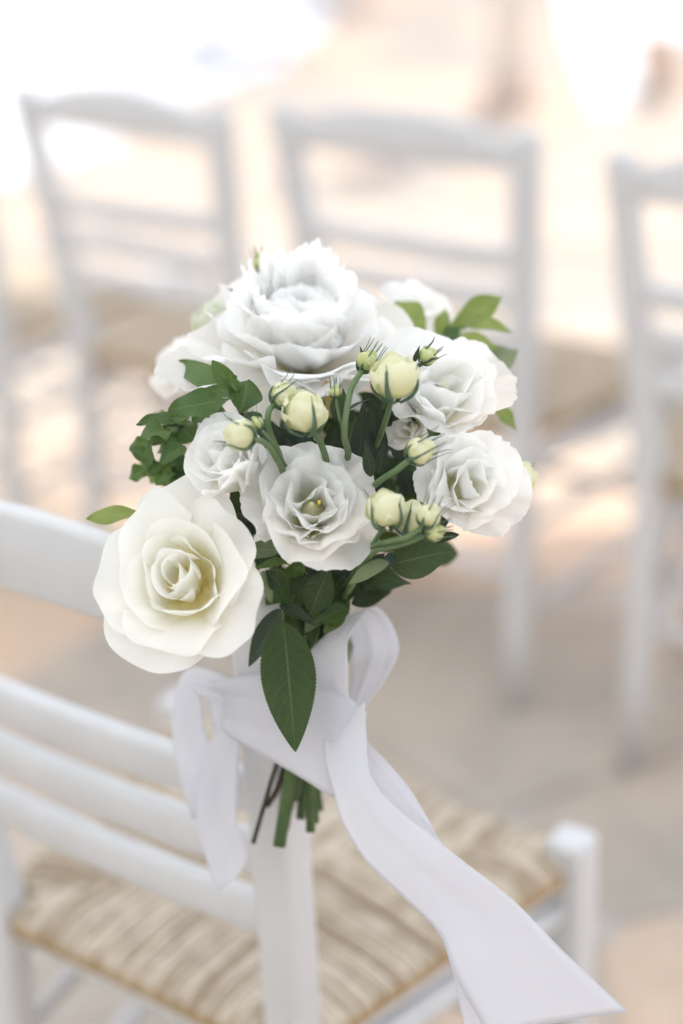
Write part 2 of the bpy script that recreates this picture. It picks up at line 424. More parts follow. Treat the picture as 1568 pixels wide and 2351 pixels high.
def make_chair(detail):
    root = empty('chair')
    zs = [0, .15, .30, .42, .45, .48, .55, .63, .71, .79, .85, .885, .892, H]
    for s in (-1, 1):
        sc = [.8]+[.9, .95]+[1]*8+[1, .9, .7]
        V, F = rsq([postc(s, z) for z in zs], .0185, .0175, .38, scales=sc)
        mesh('back_post', V, F, MT['white'], root)
    for s in (-1, 1):
        P = [np.array([s*(WFR/2-.012*(1-z/.47)), DEP-.005*(1-z/.47), z]) for z in (0, .2, .4, .455, .468, .474, .476)]
        V, F = rsq(P, .0195, .0195, .28, scales=[.75, .92, 1, 1, .99, .93, .8])
        mesh('front_leg', V, F, MT['white'], root)
    V, F = slat_data(.834, lambda t: .866+.042*max(0, 1-abs(t)**2.4), .017, .006, .85); mesh('crest_rail', V, F, MT['white'], root)
    for zc in (.7105, .6495, .5885):
        V, F = slat_data(zc-.0185, lambda t: zc+.0185, .018, .007, zc); mesh('slat', V, F, MT['white'], root)
    # frame rails and stretchers
    BL, BR = postc(-1, .437), postc(1, .437); FLg = np.array([-WFR/2, DEP, .437]); FR = np.array([WFR/2, DEP, .437])
    for a, b in ((BL, BR), (FLg, FR), (BL, FLg), (BR, FR)):
        V, F = hbar(a, b, .012); mesh('seat_rail', V, F, MT['white'], root)
    for s in (-1, 1):
        V, F = hbar(postc(s, .402), (s*(WFR/2-.002), DEP, .402), .0145); mesh('side_rail', V, F, MT['white'], root)
    for z in (.17, .30):
        for s in (-1, 1):
            V, F = hbar(postc(s, z), (s*(WFR/2-.006), DEP-.002, z+.01), .0105); mesh('stretcher', V, F, MT['white'], root)
    for z in (.23,):
        V, F = hbar(postc(-1, z), postc(1, z), .0105); mesh('stretcher', V, F, MT['white'], root)
    for z in (.22, .34):
        V, F = hbar((-WFR/2+.006, DEP, z), (WFR/2-.006, DEP, z), .0105); mesh('stretcher', V, F, MT['white'], root)
    # rush seat: a padded core and strands wrapped over each rail
    q = [BL[:2], BR[:2], FR[:2], FLg[:2]]
    cen = (q[0]+q[1]+q[2]+q[3])/4
    top, bot, rr_ = .460, .434, .017
    core = []
    m = .004
    ins = [cen+(p-cen)*.985 for p in q]
    V = [(p[0], p[1], .432) for p in ins]+[(p[0], p[1], .456) for p in ins]+[(cen[0], cen[1], .458)]
    F = [(3, 2, 1, 0)]+[(k, (k+1) % 4, 4+(k+1) % 4, 4+k) for k in range(4)]+[(4+k, 4+(k+1) % 4, 8) for k in range(4)]
    seat = mesh('rush_seat', V, F, MT['rushedge'], root, smooth=False)
    allV, allF = [], []
    pitch = .0053 if detail else .009
    rs = random.Random(5)
    for k in range(4):
        a, b = q[k], q[(k+1) % 4]
        ln = np.linalg.norm(b-a); n = int((ln-.044)/pitch)
        d = (b-a)/ln; out = np.array([d[1], -d[0]])
        for i in range(n):
            s = .022+(i+.5)*pitch
            p = a+d*s
            # the strand runs inward until it meets the diagonal
            t = s/ln
            reach = np.linalg.norm(((a+b)/2-cen))*min(1, 2*min(t, 1-t))+.014
            pr = rs.uniform(-.0020, .0024)
            c = rs.uniform(-.0015, .0015)
            pts = []
            for (r_in, z) in ((reach, top-.004), (reach*.6, top-.001), (reach*.25, top+.001+pr), (.008, top-.001+pr), (-.008, top-.005), (-.012, top-.013), (-.009, bot+.004), (.004, bot), (min(reach, .05), bot+.001)):
                r_in = min(r_in, reach) if r_in > 0 else r_in
                pp = p-out*r_in+d*c*(r_in/.1)
                pts.append((pp[0], pp[1], z))
            V, F = tube_data(pts, pitch*rs.uniform(.46, .62), 5, 1, False, 0 if detail else len(allV))
            if detail: mesh('rush_strand', V, F, MT['rush'], seat)
            else: allV += V; allF += F
    if not detail: tag(mesh('rush_strands', allV, allF, MT['rush'], seat), kind='stuff')
    return root
ROT = -0.663
ex = np.array([math.cos(ROT), math.sin(ROT)]); ey = np.array([-ex[1], ex[0]])
fo = -ex*.3376/2
fg = make_chair(True)
fg.location = (fo[0], fo[1], 0); fg.rotation_euler = (0, 0, ROT)
tag(fg, 'white wooden ladder-back chair with rush seat that carries the bouquet and ribbon', 'chair', 'white rush-seat chairs set out in rows')
proto = make_chair(False)
BGC = [(-.4783, 1.1601, -.0035, 'white wooden chair straight behind the bouquet, its whole back in view'),
       (-.9626, 1.117, -.0137, 'white wooden chair left of the one behind the bouquet, top rail in view'),
       (.0884, 1.121, .053, 'white wooden chair cut off by the right edge of the picture'),
       (-1.475, 1.09, .01, 'white wooden chair at the far left edge, only one post showing')]
for i, (a, b, r, lab) in enumerate(BGC):
    o = proto if i == 0 else copy_tree(proto)
    p = fo+ex*a+ey*b
    o.location = (p[0], p[1], 0); o.rotation_euler = (0, 0, ROT+r)
    tag(o, lab, 'chair', 'white rush-seat chairs set out in rows')

# ------------------------------------------------------------------ things farther back, all out of focus
def gpt(px, py, z=0):
    d = FWD*1.0+RIGHT*(px-784)/KPX-UP*(py-1175.5)/KPX
    t = (z-CAM[2])/d[2]; return CAM+d*t
# ------------------------------------------------------------------ petals, leaves, flowers
def wob(x, k, seed):
    r = np.random.default_rng(seed); out = np.zeros_like(x)
    for i in range(1, k+1): out += r.normal()*np.sin(x*math.pi*i*1.3+r.uniform(0, 6.28))/i**.7
    return out/max(1, k**.5)
def petal_geo(L, beta, a, k=(0, 0), r0=0, z0=0, phi=0, nu=16, nv=10, corner=.3, cp=3, ruf=0, rfreq=3, serr=0, wobble=.02,
              curl=0, notch=0, seed=0, side=0):
    """fan shaped petal: a = tangent angles from the flower axis at base, middle, tip (degrees); k = cross curvature base, tip"""
    r = np.random.default_rng(seed)
    u = np.linspace(-1, 1, nu+1); v = 1-(1-np.linspace(0.0, 1, nv+1))**1.25
    U, V = np.meshgrid(u, v)
    rho = L*(1-corner*np.abs(U)**cp-notch*np.exp(-(U/.16)**2))
    rho = rho*(1+serr*(wob(U*9, 5, seed+1)*.6+wob(U*22, 4, seed+2)*.5)*sstep((V-.6)/.4))
    rho = rho*(1+.05*wob(U, 2, seed+5))
    X = rho*V*np.sin(U*R(beta)); Y = rho*V*np.cos(U*R(beta))
    tt = np.linspace(0, 1.25, 80)
    A = R(a[0])+(R(a[1])-R(a[0]))*sstep(tt/.7)+(R(a[2])-R(a[1]))*sstep((tt-.55)/.5)
    dl = tt[1]*L
    RR = np.concatenate([[0], np.cumsum(np.sin(A[:-1])*dl)]); ZZ = np.concatenate([[0], np.cumsum(np.cos(A[:-1])*dl)])
    t = np.clip(Y/L, 0, 1.24)
    r_ = np.interp(t, tt, RR)+r0; z_ = np.interp(t, tt, ZZ)+z0; a_ = np.interp(t, tt, A)
    Nr, Nz = -np.cos(a_), np.sin(a_)
    kk = k[0]+(k[1]-k[0])*t
    kk = np.where(np.abs(kk) < 1e-3, 1e-3, kk)
    ang = np.clip(X*kk, -2.6, 2.6)
    lat = np.sin(ang)/kk; inn = (1-np.cos(ang))/kk
    edge = sstep((V-.45)/.55)
    inn = inn+ruf*L*edge**1.6*(np.sin(2*math.pi*rfreq*U*.5+r.uniform(0, 6.28))+.55*np.sin(2*math.pi*rfreq*1.13*U+r.uniform(0, 6.28)))
    inn = inn+wobble*L*(wob(U*1.2+V*.8, 2, seed+3)*V)
    inn = inn-curl*L*np.abs(U)**3*edge**2-side*L*U*edge
    rr2 = r_+Nr*inn; zz2 = z_+Nz*inn
    cph, sph = math.cos(phi), math.sin(phi)
    P = np.stack([rr2*cph-lat*sph, rr2*sph+lat*cph, zz2], -1).reshape(-1, 3)
    uv = np.stack([(U+1)/2, V*np.cos(U*.3)], -1).reshape(-1, 2)
    return P, grid_faces(nu, nv), uv
def add_petal(parent, mat, name='petal', **kw):
    nu, nv = kw.get('nu', 16), kw.get('nv', 10); kw['nu'], kw['nv'] = nu, nv
    P, F, uv = petal_geo(**kw)
    return mesh(name, P, F, mat, parent, uv)
def frame(o, C, n, roll=0, upv=None):
    n = nrm(n); upv = UP if upv is None else upv
    x = nrm(np.cross(upv, n)); y = np.cross(n, x)
    c, s = math.cos(roll), math.sin(roll)
    x2 = c*x+s*y; y2 = -s*x+c*y
    m = Matrix.Identity(4)
    for i in range(3): m[i][0], m[i][1], m[i][2], m[i][3] = x2[i], y2[i], n[i], C[i]
    o.matrix_world = m
def calyx(name, r, mat, parent, h=None):
    h = h or r*1.4; V = []; nu, nv = 12, 6
    for j in range(nv+1):
        t = j/nv; rad = r*(.32+.68*math.sin(t*math.pi/2)); z = -h+h*t
        for i in range(nu): V.append((rad*math.cos(2*math.pi*i/nu), rad*math.sin(2*math.pi*i/nu), z))
    F = grid_faces(nu, nv, True); F.append(tuple(range(nu-1, -1, -1))); F.append(tuple(nv*nu+i for i in range(nu)))
    return mesh(name, V, F, mat, parent)
GA = 2.39996
bouquet = empty('bouquet')
BIND = at(690, 1650, 1.262)
bouquet.matrix_world = Matrix.Identity(4)
tag(bouquet, 'hand-tied bouquet of white roses, peony and frilled blooms with green leaves on the front chair', 'bouquet')

def flower(name, C, n, size, roll=0, label=None, seat=.6, mat='sepal'):
    o = calyx(name, .009*size/.05, MT[mat], bouquet)
    frame(o, np.asarray(C)-nrm(n)*seat*size, n, roll)
    if label: o['label'] = label
    return o

def pistil_fill(o, S, h, rad=.15):  # pale oversized core, added to lighten the dark hole inside each bloom
    V = []; nu, nv = 12, 8
    for j in range(nv+1):
        t = j/nv; rr0 = S*rad*(1-t**3)*(.7+.3*math.sin(t*6))+.0003
        for i in range(nu): V.append((rr0*math.cos(6.2832*i/nu), rr0*math.sin(6.2832*i/nu), S*h*t))
    F = grid_faces(nu, nv, True); F.append(tuple(nv*nu+i for i in range(nu)))
    return mesh('pistil_fill', V, F, MT['bud'], o, [(0, .35+.5*(k//nu)/nv) for k in range(len(V))])
def make_rose(C, n, S, roll=0, label=None, seed=1, mats=('rose',), tall=1.0):
    """S = radius of the open bloom"""
    o = flower('rose', C, n, S, roll, label, .62)
    r = random.Random(seed)
    m = MT[mats[0]]; i = 0
    ph = 0.4
    # tight spiral heart
    for k in range(5):
        add_petal(o, m, L=S*(.92-.015*k), beta=36, a=(14-k, -2+k*1.5, -6+k*7), k=(1/(.17*S+.025*S*k),)*2, r0=S*(.03+.045*k), phi=ph, nu=20, nv=12,
                  corner=.12, seed=seed*100+i, wobble=.04, side=.10); ph += GA; i += 1
    # cupped middle whorl, standing clear of the heart
    for k in range(5):
        f = k/4
        add_petal(o, m, L=S*(1.0+.08*f+r.uniform(-.07, .05)), beta=46+r.uniform(-4, 6), a=(50+4*f, 3+13*f+r.uniform(-5, 8), 8+34*f+r.uniform(-14, 16)), k=(1/(.50*S), 1/(.56*S+.2*S*f)), r0=S*.10, phi=ph+r.uniform(-.25, .25), nu=24, nv=16,
                  corner=.17, seed=seed*100+i, wobble=.05, curl=.03+.07*f, side=r.uniform(-.2, .2)); ph += GA; i += 1
    # open, reflexed outer petals with pointed rolled corners
    for k in range(8):
        f = k/7
        add_petal(o, m, L=S*(1.16+.14*f), beta=54, a=(58+8*f, 22+32*f, 66+56*f+r.uniform(-16, 16)), k=(1/(.6*S), 1/(.9*S)), r0=S*.06, phi=ph+r.uniform(-.25, .25), nu=26, nv=18,
                  corner=.17, cp=2.4, seed=seed*100+i, wobble=.05, curl=.20+.16*r.random(), notch=-.10*r.random(), side=r.uniform(-.08, .08)); ph += GA; i += 1
    if tall != 1: o.matrix_world = o.matrix_world @ Matrix.Diagonal((1, tall, 1, 1))
    return o
def make_lis(C, n, S, roll=0, label=None, seed=1, opening=1.0, count=20, name='lisianthus', frill=1.0):
    o = flower(name, C, n, S, roll, label, .6)
    r = random.Random(seed); ph = r.uniform(0, 6)
    pistil_fill(o, S, .82, .24)
    for i in range(count):
        f = i/(count-1)
        a0 = 14+36*f*opening; a1 = 4+(40*f**1.1)*opening; a2 = 10+(34+46*f)*opening*(.45+.55*f)+r.uniform(-16, 16)-55*max(0, 1-f/.35)
        inner = max(0, 1-f/.45)
        a1 += inner*r.uniform(-16, 14); a2 += inner*r.uniform(-30, 45)
        add_petal(o, MT['lis'], L=S*(.96+.24*f), beta=46+8*f, a=(a0, a1, a2), k=(1/(.26*S+.4*S*f), 1/(.34*S+.75*S*f)), r0=S*(.03+.05*f), phi=ph+r.uniform(-.35, .35),
                  nu=44, nv=14, corner=.16, ruf=(.022+.034*f)*frill, rfreq=2.2+r.uniform(-.6, .8), serr=.018*frill, wobble=.04+.05*inner, curl=.05, side=r.uniform(-.1, .1)*(1+1.8*inner), seed=seed*100+i)
        ph += GA+inner*r.uniform(-.8, .8)
    return o
def make_peony(C, n, S, roll=0, label=None, seed=1):
    o = flower('peony', C, n, S, roll, label, .5)
    r = random.Random(seed); i = 0; ph = 0
    pistil_fill(o, S, .5, .12)
    for k in range(8):             # broad guard petals
        add_petal(o, MT['peony'], L=S*(1.0+r.uniform(-.06, .1)), beta=44, a=(66, 66+r.uniform(-8, 10), 52+r.uniform(-25, 35)), k=(1/(.7*S), 1/(.6*S)), r0=S*.05, phi=ph+r.uniform(-.3, .3),
                  nu=24, nv=16, corner=.2, wobble=.04, ruf=.012, seed=seed*300+i, side=r.uniform(-.1, .1)); ph += GA; i += 1
    for (ph2, Lx, bt, aa) in ((math.pi+.42, 1.42, 20, (66, 88, 80)), (math.pi+1.0, 1.0, 40, (62, 74, 70)), (-math.pi/2-.1, 1.0, 46, (60, 62, 40)), (-.55, 1.0, 44, (60, 70, 75))):
        add_petal(o, MT['peony'], L=S*Lx, beta=bt, a=aa, k=(1/(.9*S), 1/(.8*S)), r0=S*.05, phi=ph2-roll, nu=24, nv=16, corner=.16, wobble=.03, seed=seed*300+i); i += 1
    for k in range(23):            # loose crowded middle of broad torn petals
        fr = (k/22)**.8
        add_petal(o, MT['peony'], L=S*(.74+.28*fr+r.uniform(-.12, .12)), beta=r.uniform(34, 50), a=(16+38*fr, 2+30*fr+r.uniform(-16, 16), 4+24*fr+r.uniform(-36, 40)),
                  k=(1/(.26*S+.36*S*fr), 1/(.30*S+.45*S*fr)), r0=S*(.02+.07*fr), phi=r.uniform(0, 6.283), nu=40, nv=13, corner=.12, serr=.034, ruf=.026, rfreq=1.8,
                  notch=r.choice((0, 0, .06, .16)), wobble=.07, side=r.uniform(-.25, .25), seed=seed*300+i); i += 1
    for k in range(9):             # a few narrow torn petals at the back
        add_petal(o, MT['peony'], L=S*r.uniform(1.0, 1.2), beta=r.uniform(11, 18), a=(40, 36+r.uniform(-12, 12), 22+r.uniform(-40, 30)), k=(1/(.4*S), 1/(.35*S)), r0=S*.08, phi=math.pi/2+r.uniform(-1.1, 1.2)-roll,
                  nu=30, nv=12, corner=.2, serr=.11, ruf=.03, rfreq=2.0, notch=r.choice((-.08, .08, .16)), wobble=.06, side=r.uniform(-.15, .15), seed=seed*300+i); i += 1
    return o
def make_bud(px, py, d, rpx, ax, label=None, mat='bud', sepals=5, long=1.0, seed=1, open_=.0, sep_len=1.0, name='flower_bud'):
    r = .91*rpx*d/KPX; n = cdir(*ax); h = 2.1*r*long
    C = at(px, py, d)-n*h*.5
    V = []; nu, nv = 18, 9
    for j in range(nv+1):
        t = j/nv; rad = r*.90*(math.sin(math.pi*min(1, t*.93+.035))**.62)
        for i in range(nu):
            q = 2*math.pi*i/nu
            V.append((rad*math.cos(q), rad*math.sin(q), h*t*.95))
    F = grid_faces(nu, nv, True); F.append(tuple(range(nu-1, -1, -1))); F.append(tuple(nv*nu+i for i in range(nu)))
    uv = [(0, (k//nu)/nv*.7) for k in range(len(V))]
    o = mesh(name, V, F, MT[mat], bouquet, uv)
    frame(o, C, n, seed*1.3)
    if label: o['label'] = label
    rr_ = random.Random(seed); ph = rr_.uniform(0, 6)
    for i in range(5):
        add_petal(o, MT[mat], L=r*2.6*(.55+.45*long)*rr_.uniform(.86, 1.08), beta=46, a=(80, -2+2*i, -66+open_*60+rr_.uniform(-8, 16)), k=(.75/r, .98/(r*(1+.03*i))), r0=r*(.01+.012*i), z0=-r*.02*i, phi=ph, nu=20, nv=12,
                  corner=.15, serr=.035, ruf=.022, rfreq=2.4, wobble=.04, side=.05, seed=seed*50+i); ph += GA
    for i in range(sepals):
        q = 2*math.pi*i/sepals+seed; fl = rr_.uniform(.0, .9)*sep_len
        P = []
        for (rad, z) in ((.25, -.25), (.78, .02), (1.13, .45), (1.16, .9), (1.10, 1.35), (1.05+fl*.3, 1.75*sep_len), (1.0+fl*.8, 2.15*sep_len)):
            P.append((r*rad*math.cos(q), r*rad*math.sin(q), r*z*long))
        tube('sepal', P, [.10*r+.0004, .16*r+.0003, .13*r, .09*r, .06*r+.0002, .0004, .0002], MT['sepal'], o, 6, .55, 3)
    return o, C, n

def leaf(name, b, t, wpx, mat, nhint=(0, 0, 1), arch=0., fold=.15, wave=0., wf=1.5, shape='ovate', serr=0., nu=10, nv=18, label=None, seed=0, parent=None, notch=None, side=0.):
    B, T = at(*b), at(*t); y = T-B; Ln = np.linalg.norm(y); y = y/Ln
    n = cdir(*nhint); n = nrm(n-y*(n@y)); x = np.cross(y, n)
    W = wpx*(b[2]+t[2])/2/KPX/2
    if serr: nv = max(nv, 44)
    r = np.random.default_rng(seed+17)
    p1, p2 = r.uniform(0, 6.28, 2)
    V = []; uv = []
    for j in range(nv+1):
        v = j/nv
        if shape == 'ovate': wv = math.sin(math.pi*min(1, v**.78))**.85
        elif shape == 'obov': wv = (math.sin(math.pi*v**1.35)**.9)*.96+.08*(1-v)
        else: wv = math.sin(math.pi*v**.62)**1.25
        wv = wv*W
        for i in range(nu+1):
            u = -1+2*i/nu
            ww = wv*(1+(serr*((j % 2)-.5) if abs(u) > .99 else 0))
            z = fold*abs(u)*wv+wave*W*(math.sin(2*math.pi*wf*v+p1+(0 if u > 0 else p2))*abs(u)**1.5)+arch*Ln*(4*v*(1-v))+.02*Ln*math.sin(5*v+p1)
            P = B+y*(v*Ln-.08*abs(u)*wv)+x*(u*ww+side*Ln*4*v*(1-v))+n*z
            V.append(P); uv.append(((u+1)/2, v))
    c = B.copy(); V = [p-c for p in V]
    skip = None
    if notch:
        def skip(i, j):
            uu = 1-2*(i+.5)/nu; vv = (j+.5)/nv
            return uu < -.08 and abs(vv-notch-.10*(uu+1)*(-1)-.012*math.sin(17*uu)) < .012+.03*abs(uu)
    o = mesh(name, V, grid_faces(nu, nv, skip=skip), MT[mat], parent or bouquet, uv)
    o.location = c
    if label: o['label'] = label
    return o

# ------------------------------------------------------------------ the bouquet: blooms
make_rose(at(412, 1318, 1.135), cdir(-.24, .32, 1), .0495, 0.55, 'large cream open rose at the lower left of the bouquet', 3, tall=1.14)
make_lis(at(715, 1165, 1.150), cdir(.02, .34, 1), .0485, 0, 'frilled white bloom in the middle of the bouquet with a yellow eye', 5, 1.0, 15, frill=1.3)
make_lis(at(527, 1066, 1.150), cdir(-.42, .5, .75), .040, .6, 'cupped white bloom half open above the large rose', 8, .55, 12, frill=.6)
make_lis(at(1074, 1112, 1.165), cdir(.25, .18, 1), .0430, 1.1, 'ruffled white bloom at the right edge, lower of two', 12, .92, 12, frill=1.1)
make_lis(at(1015, 900, 1.195), cdir(.22, .5, .8), .0535, 2.0, 'ruffled white bloom at the upper right, above its twin', 15, .85, 12, frill=1.0)
make_lis(at(940, 985, 1.195), cdir(-.5, .1, .8), .024, .4, 'small folded white bloom between the buds and the right blooms', 18, .7, 9)
make_peony(at(698, 745, 1.225), cdir(.08, .80, .62), .074, .2, 'big ragged white peony at the top of the bouquet', 6)
make_lis(at(425, 850, 1.30), cdir(-.6, .4, .7), .030, .2, 'blurred white bloom at the back left behind the peony', 22, .8, 12)
make_lis(at(955, 715, 1.32), cdir(.4, .6, .6), .032, .9, 'blurred white bloom at the back right behind the peony', 25, .9, 12)
make_rose(at(700, 955, 1.245), cdir(.0, .25, 1), .034, 1.3, 'cream rose half hidden in shade under the peony', 9)
leaf('withered_petal', (760, 960, 1.195), (748, 872, 1.19), 46, 'brownpetal', (0, .2, 1), .05, .25, .1, shape='obov', label='browned petal edge beside the small green bud')
# yellow stamens glimpsed in the middle bloom
for i in range(1):
    q = i*2.1
    b0 = at(728+4*math.cos(q), 1165, 1.165); b1 = at(727+6*math.cos(q), 1152+5*math.sin(q), 1.132)
    tube('stamen', [b0, (b0+b1)/2, b1], [.0007, .0007, .0012], MT['stamen'], bouquet, 6)

# ------------------------------------------------------------------ buds with their stems
CEN = (745, 1200, 1.235)
def stem(pts, r0, r1=None, mat='stem', name='stem'):
    d = np.mean([p[2] for p in pts])
    return tube(name, [at(*p) for p in pts], [r0*d/KPX, (r1 or r0)*d/KPX], MT[mat], bouquet, 9)
B = [
 (700, 942, 1.125, 50, (-.08, .95, .25), 'round cream bud in the centre below the peony', 'bud', 4, 1.0, 1, .25, .9),
 (905, 862, 1.125, 53, (-.05, .95, .2), 'largest round cream bud, high on the right of centre', 'bud', 4, 1.0, 2, .35, .8),
 (545, 998, 1.105, 37, (-.9, .25, .25), 'cream bud lying across the cupped bloom', 'bud', 4, 1.0, 3, .0, 1.1),
 (655, 906, 1.14, 29, (.8, .55, .1), 'small cream bud gripped by long green sepals', 'bud', 6, 1.1, 4, .0, 1.2),
 (846, 826, 1.145, 21, (.55, .8, .1), 'small green bud on a thick arching stem', 'greenbud', 6, 1.4, 5, .2, 1.35),
 (985, 815, 1.15, 19, (.75, .6, .2), 'small green bud in front of the upper right bloom', 'greenbud', 5, 1.2, 6, .3, 1.3),
 (970, 1033, 1.115, 30, (.85, .45, .15), 'cream bud with curling sepals on a straight diagonal stem', 'bud', 6, 1.2, 7, .0, 1.35),
 (885, 1165, 1.115, 45, (-.1, .9, .3), 'round cream bud to the right of the middle bloom', 'bud', 4, 1.0, 8, .3, .9),
 (945, 1183, 1.14, 40, (.2, .85, .1), 'cream bud tucked behind the round one on the right', 'bud', 4, 1.05, 9, .1, .9),
 (988, 1180, 1.105, 26, (.45, .85, .15), 'narrow cream bud with dark sepals at the lower right', 'bud', 6, 1.2, 10, .0, 1.3),
 (1000, 1220, 1.11, 20, (.95, .2, .1), 'small green bud lowest on the right', 'greenbud', 6, 1.35, 11, .0, 1.3),
 (770, 896, 1.13, 13, (.0, 1, .1), 'tiny green bud standing under the peony', 'greenbud', 6, 1.3, 12, .0, 1.4),
 (588, 970, 1.12, 14, (-.55, .8, .1), 'tiny green bud beside the cupped bloom', 'greenbud', 6, 1.3, 13, .0, 1.4),
 (594, 598, 1.26, 12, (-.15, 1, 0), 'tiny green bud standing above the peony', 'greenbud', 5, 1.9, 14, .0, 1.25),
 (1203, 1090, 1.20, 28, (.15, .95, .1), 'pale green bud poking out at the right edge', 'bud', 2, 1.3, 15, .2, .9),
 (490, 742, 1.265, 48, (-.25, 1, .3), 'pale green rosebud at the upper left beside the peony', 'greenrose', 3, 1.2, 16, .75, .7),
]
STEMS = {
 0: ([(722, 990, 1.13), (742, 1032, 1.14), (752, 1090, 1.17), CEN], 11),
 1: ([(900, 912, 1.13), (885, 965, 1.15), (850, 1050, 1.19), CEN], 9),
 2: ([(580, 1006, 1.105), (612, 1020, 1.11), (640, 1062, 1.13), (670, 1120, 1.18), CEN], 10),
 3: ([(634, 925, 1.14), (617, 945, 1.13), (617, 985, 1.13), (640, 1040, 1.14), (655, 1075, 1.155), CEN], 10),
 4: ([(834, 848, 1.145), (808, 888, 1.13), (796, 940, 1.125), (790, 1000, 1.13), (797, 1060, 1.16), CEN], 10),
 5: ([(972, 832, 1.155), (950, 850, 1.17), (900, 950, 1.20)], 5),
 6: ([(944, 1052, 1.115), (912, 1078, 1.12), (872, 1104, 1.135), (820, 1150, 1.2), CEN], 10),
 7: ([(880, 1210, 1.12), (862, 1240, 1.13), (846, 1265, 1.15), (790, 1350, 1.2)], 8),
 9: ([(970, 1208, 1.105), (938, 1232, 1.105), (890, 1244, 1.115), (852, 1262, 1.14), (800, 1360, 1.2)], 9),
 10: ([(978, 1226, 1.11), (940, 1244, 1.11), (890, 1258, 1.12), (850, 1275, 1.14), (790, 1370, 1.2)], 9),
 11: ([(771, 912, 1.13), (776, 945, 1.125), (790, 1000, 1.13)], 4),
 12: ([(597, 985, 1.12), (620, 1010, 1.12), (645, 1050, 1.14), (660, 1085, 1.16)], 6),
 13: ([(596, 612, 1.26), (590, 640, 1.26), (578, 700, 1.26)], 3.5),
 14: ([(1200, 1120, 1.2), (1170, 1140, 1.21), (1050, 1170, 1.23)], 5),
 15: ([(492, 800, 1.275), (510, 860, 1.27), (600, 1000, 1.26)], 7),
}
for i, (px, py, d, rp, ax, lab, mat, ns, lg, sd, op, sl_) in enumerate(B):
    make_bud(px, py, d, rp, ax, lab, mat, ns, lg, sd, op, sl_, 'rosebud' if i == 15 else 'flower_bud')
    if i in STEMS: stem(STEMS[i][0], STEMS[i][1]*.66, STEMS[i][1]*.82)

# stems from the heart of the bouquet through the binding, and their cut ends
BD = (690, 1640, 1.262)
for (sx, sy, sd, ex_, ey_, ed, r, mat) in [
    (640, 1250, 1.225, 581, 1936, 1.262, 5.5, 'twig'), (700, 1230, 1.22, 641, 1943, 1.255, 15, 'dstem'),
    (740, 1230, 1.22, 690, 1880, 1.275, 11, 'dstem'), (800, 1240, 1.225, 713, 1910, 1.262, 11, 'dstem'),
    (770, 1250, 1.24, 724, 1890, 1.28, 10, 'dstem'), (670, 1240, 1.235, 664, 1860, 1.285, 9, 'dstem'),
    (720, 1200, 1.23, 700, 1850, 1.29, 10, 'dstem'), (690, 1220, 1.235, 612, 1852, 1.275, 7, 'twig'), (760, 1230, 1.23, 655, 1905, 1.272, 9, 'dstem'),
    (730, 1230, 1.24, 676, 1838, 1.268, 8, 'stem'), (780, 1240, 1.235, 735, 1862, 1.29, 9, 'dstem')]:
    bx = 690+(ex_-650)*.35
    stem([(sx, sy, sd), ((sx+bx)/2, 1440, (sd+1.25)/2), (bx, 1640, 1.262+.3*(ed-1.262)), ((bx+ex_)/2, 1790, ed), (ex_, ey_, ed)], r*.9, r, mat, 'stem')
for (a, b_, d_) in [(430, 1290, 1.17), (500, 1080, 1.2), (1080, 1130, 1.2), (1010, 960, 1.22), (720, 830, 1.26), (440, 880, 1.31), (950, 760, 1.32)]:
    stem([(a, b_, d_), ((a+745)/2, (b_+1250)/2, (d_+1.25)/2), (745, 1260, 1.24), (710, 1450, 1.255)], 8, 9, 'dstem')

# ------------------------------------------------------------------ leaves
L_ = lambda *a, **k: leaf('leaf', *a, **k)
# rose leaves hanging in front
leaf('leaf', (651, 1425, 1.165), (679, 1726, 1.175), 128, 'rleaf', (-.12, .12, 1), .02, .10, .05, 1.2, 'ovate', .05, 36, 70, 'big dark green serrated rose leaf with a torn left side hanging in front', 1)
L_((648, 1398, 1.185), (572, 1532, 1.195), 62, 'bleaf', (-.5, .3, .8), .04, .2, .05, seed=2)
L_((640, 1391, 1.17), (728, 1437, 1.165), 40, 'bleaf', (.1, .75, .6), .06, .2, .08, serr=.04, seed=3)
stem([(650, 1428, 1.165), (652, 1405, 1.168), (668, 1380, 1.18), (690, 1340, 1.21)], 3.5, 4.5, 'dstem', 'leaf_stalk')
# lower rim
L_((650, 1262, 1.17), (563, 1268, 1.175), 54, 'gleaf', (0, .5, .8), .05, .1, .15, seed=4, shape='obov')
L_((690, 1288, 1.165), (578, 1306, 1.16), 26, 'pleaf', (0, .7, .7), .06, .3, .3, seed=5)
L_((655, 1282, 1.17), (705, 1318, 1.165), 30, 'pleaf', (.2, .6, .7), .06, .2, .35, seed=6)
L_((600, 1310, 1.175), (622, 1384, 1.18), 38, 'gleaf', (.5, .2, .8), .05, .2, .25, seed=7)
L_((640, 1300, 1.19), (655, 1400, 1.2), 46, 'pleaf', (-.2, .2, .9), .03, .2, .2, seed=8)
L_((758, 1298, 1.165), (712, 1410, 1.17), 74, 'rleaf', (.0, .25, 1), .05, .1, .1, seed=9, shape='obov')
L_((700, 1320, 1.19), (680, 1400, 1.19), 54, 'rleaf', (-.2, .3, 1), .05, .1, .15, seed=10)
L_((800, 1395, 1.20), (722, 1432, 1.19), 44, 'pleaf', (0, .3, .9), .04, .2, .12, seed=11)
L_((790, 1400, 1.205), (742, 1455, 1.20), 40, 'pleaf', (0, .2, .9), .04, .2, .12, seed=12)
L_((895, 1292, 1.14), (798, 1342, 1.15), 46, 'gleaf', (-.1, .6, .7), .08, .12, .05, seed=13, shape='ovate', label='grey-green leaf underside below the buds')
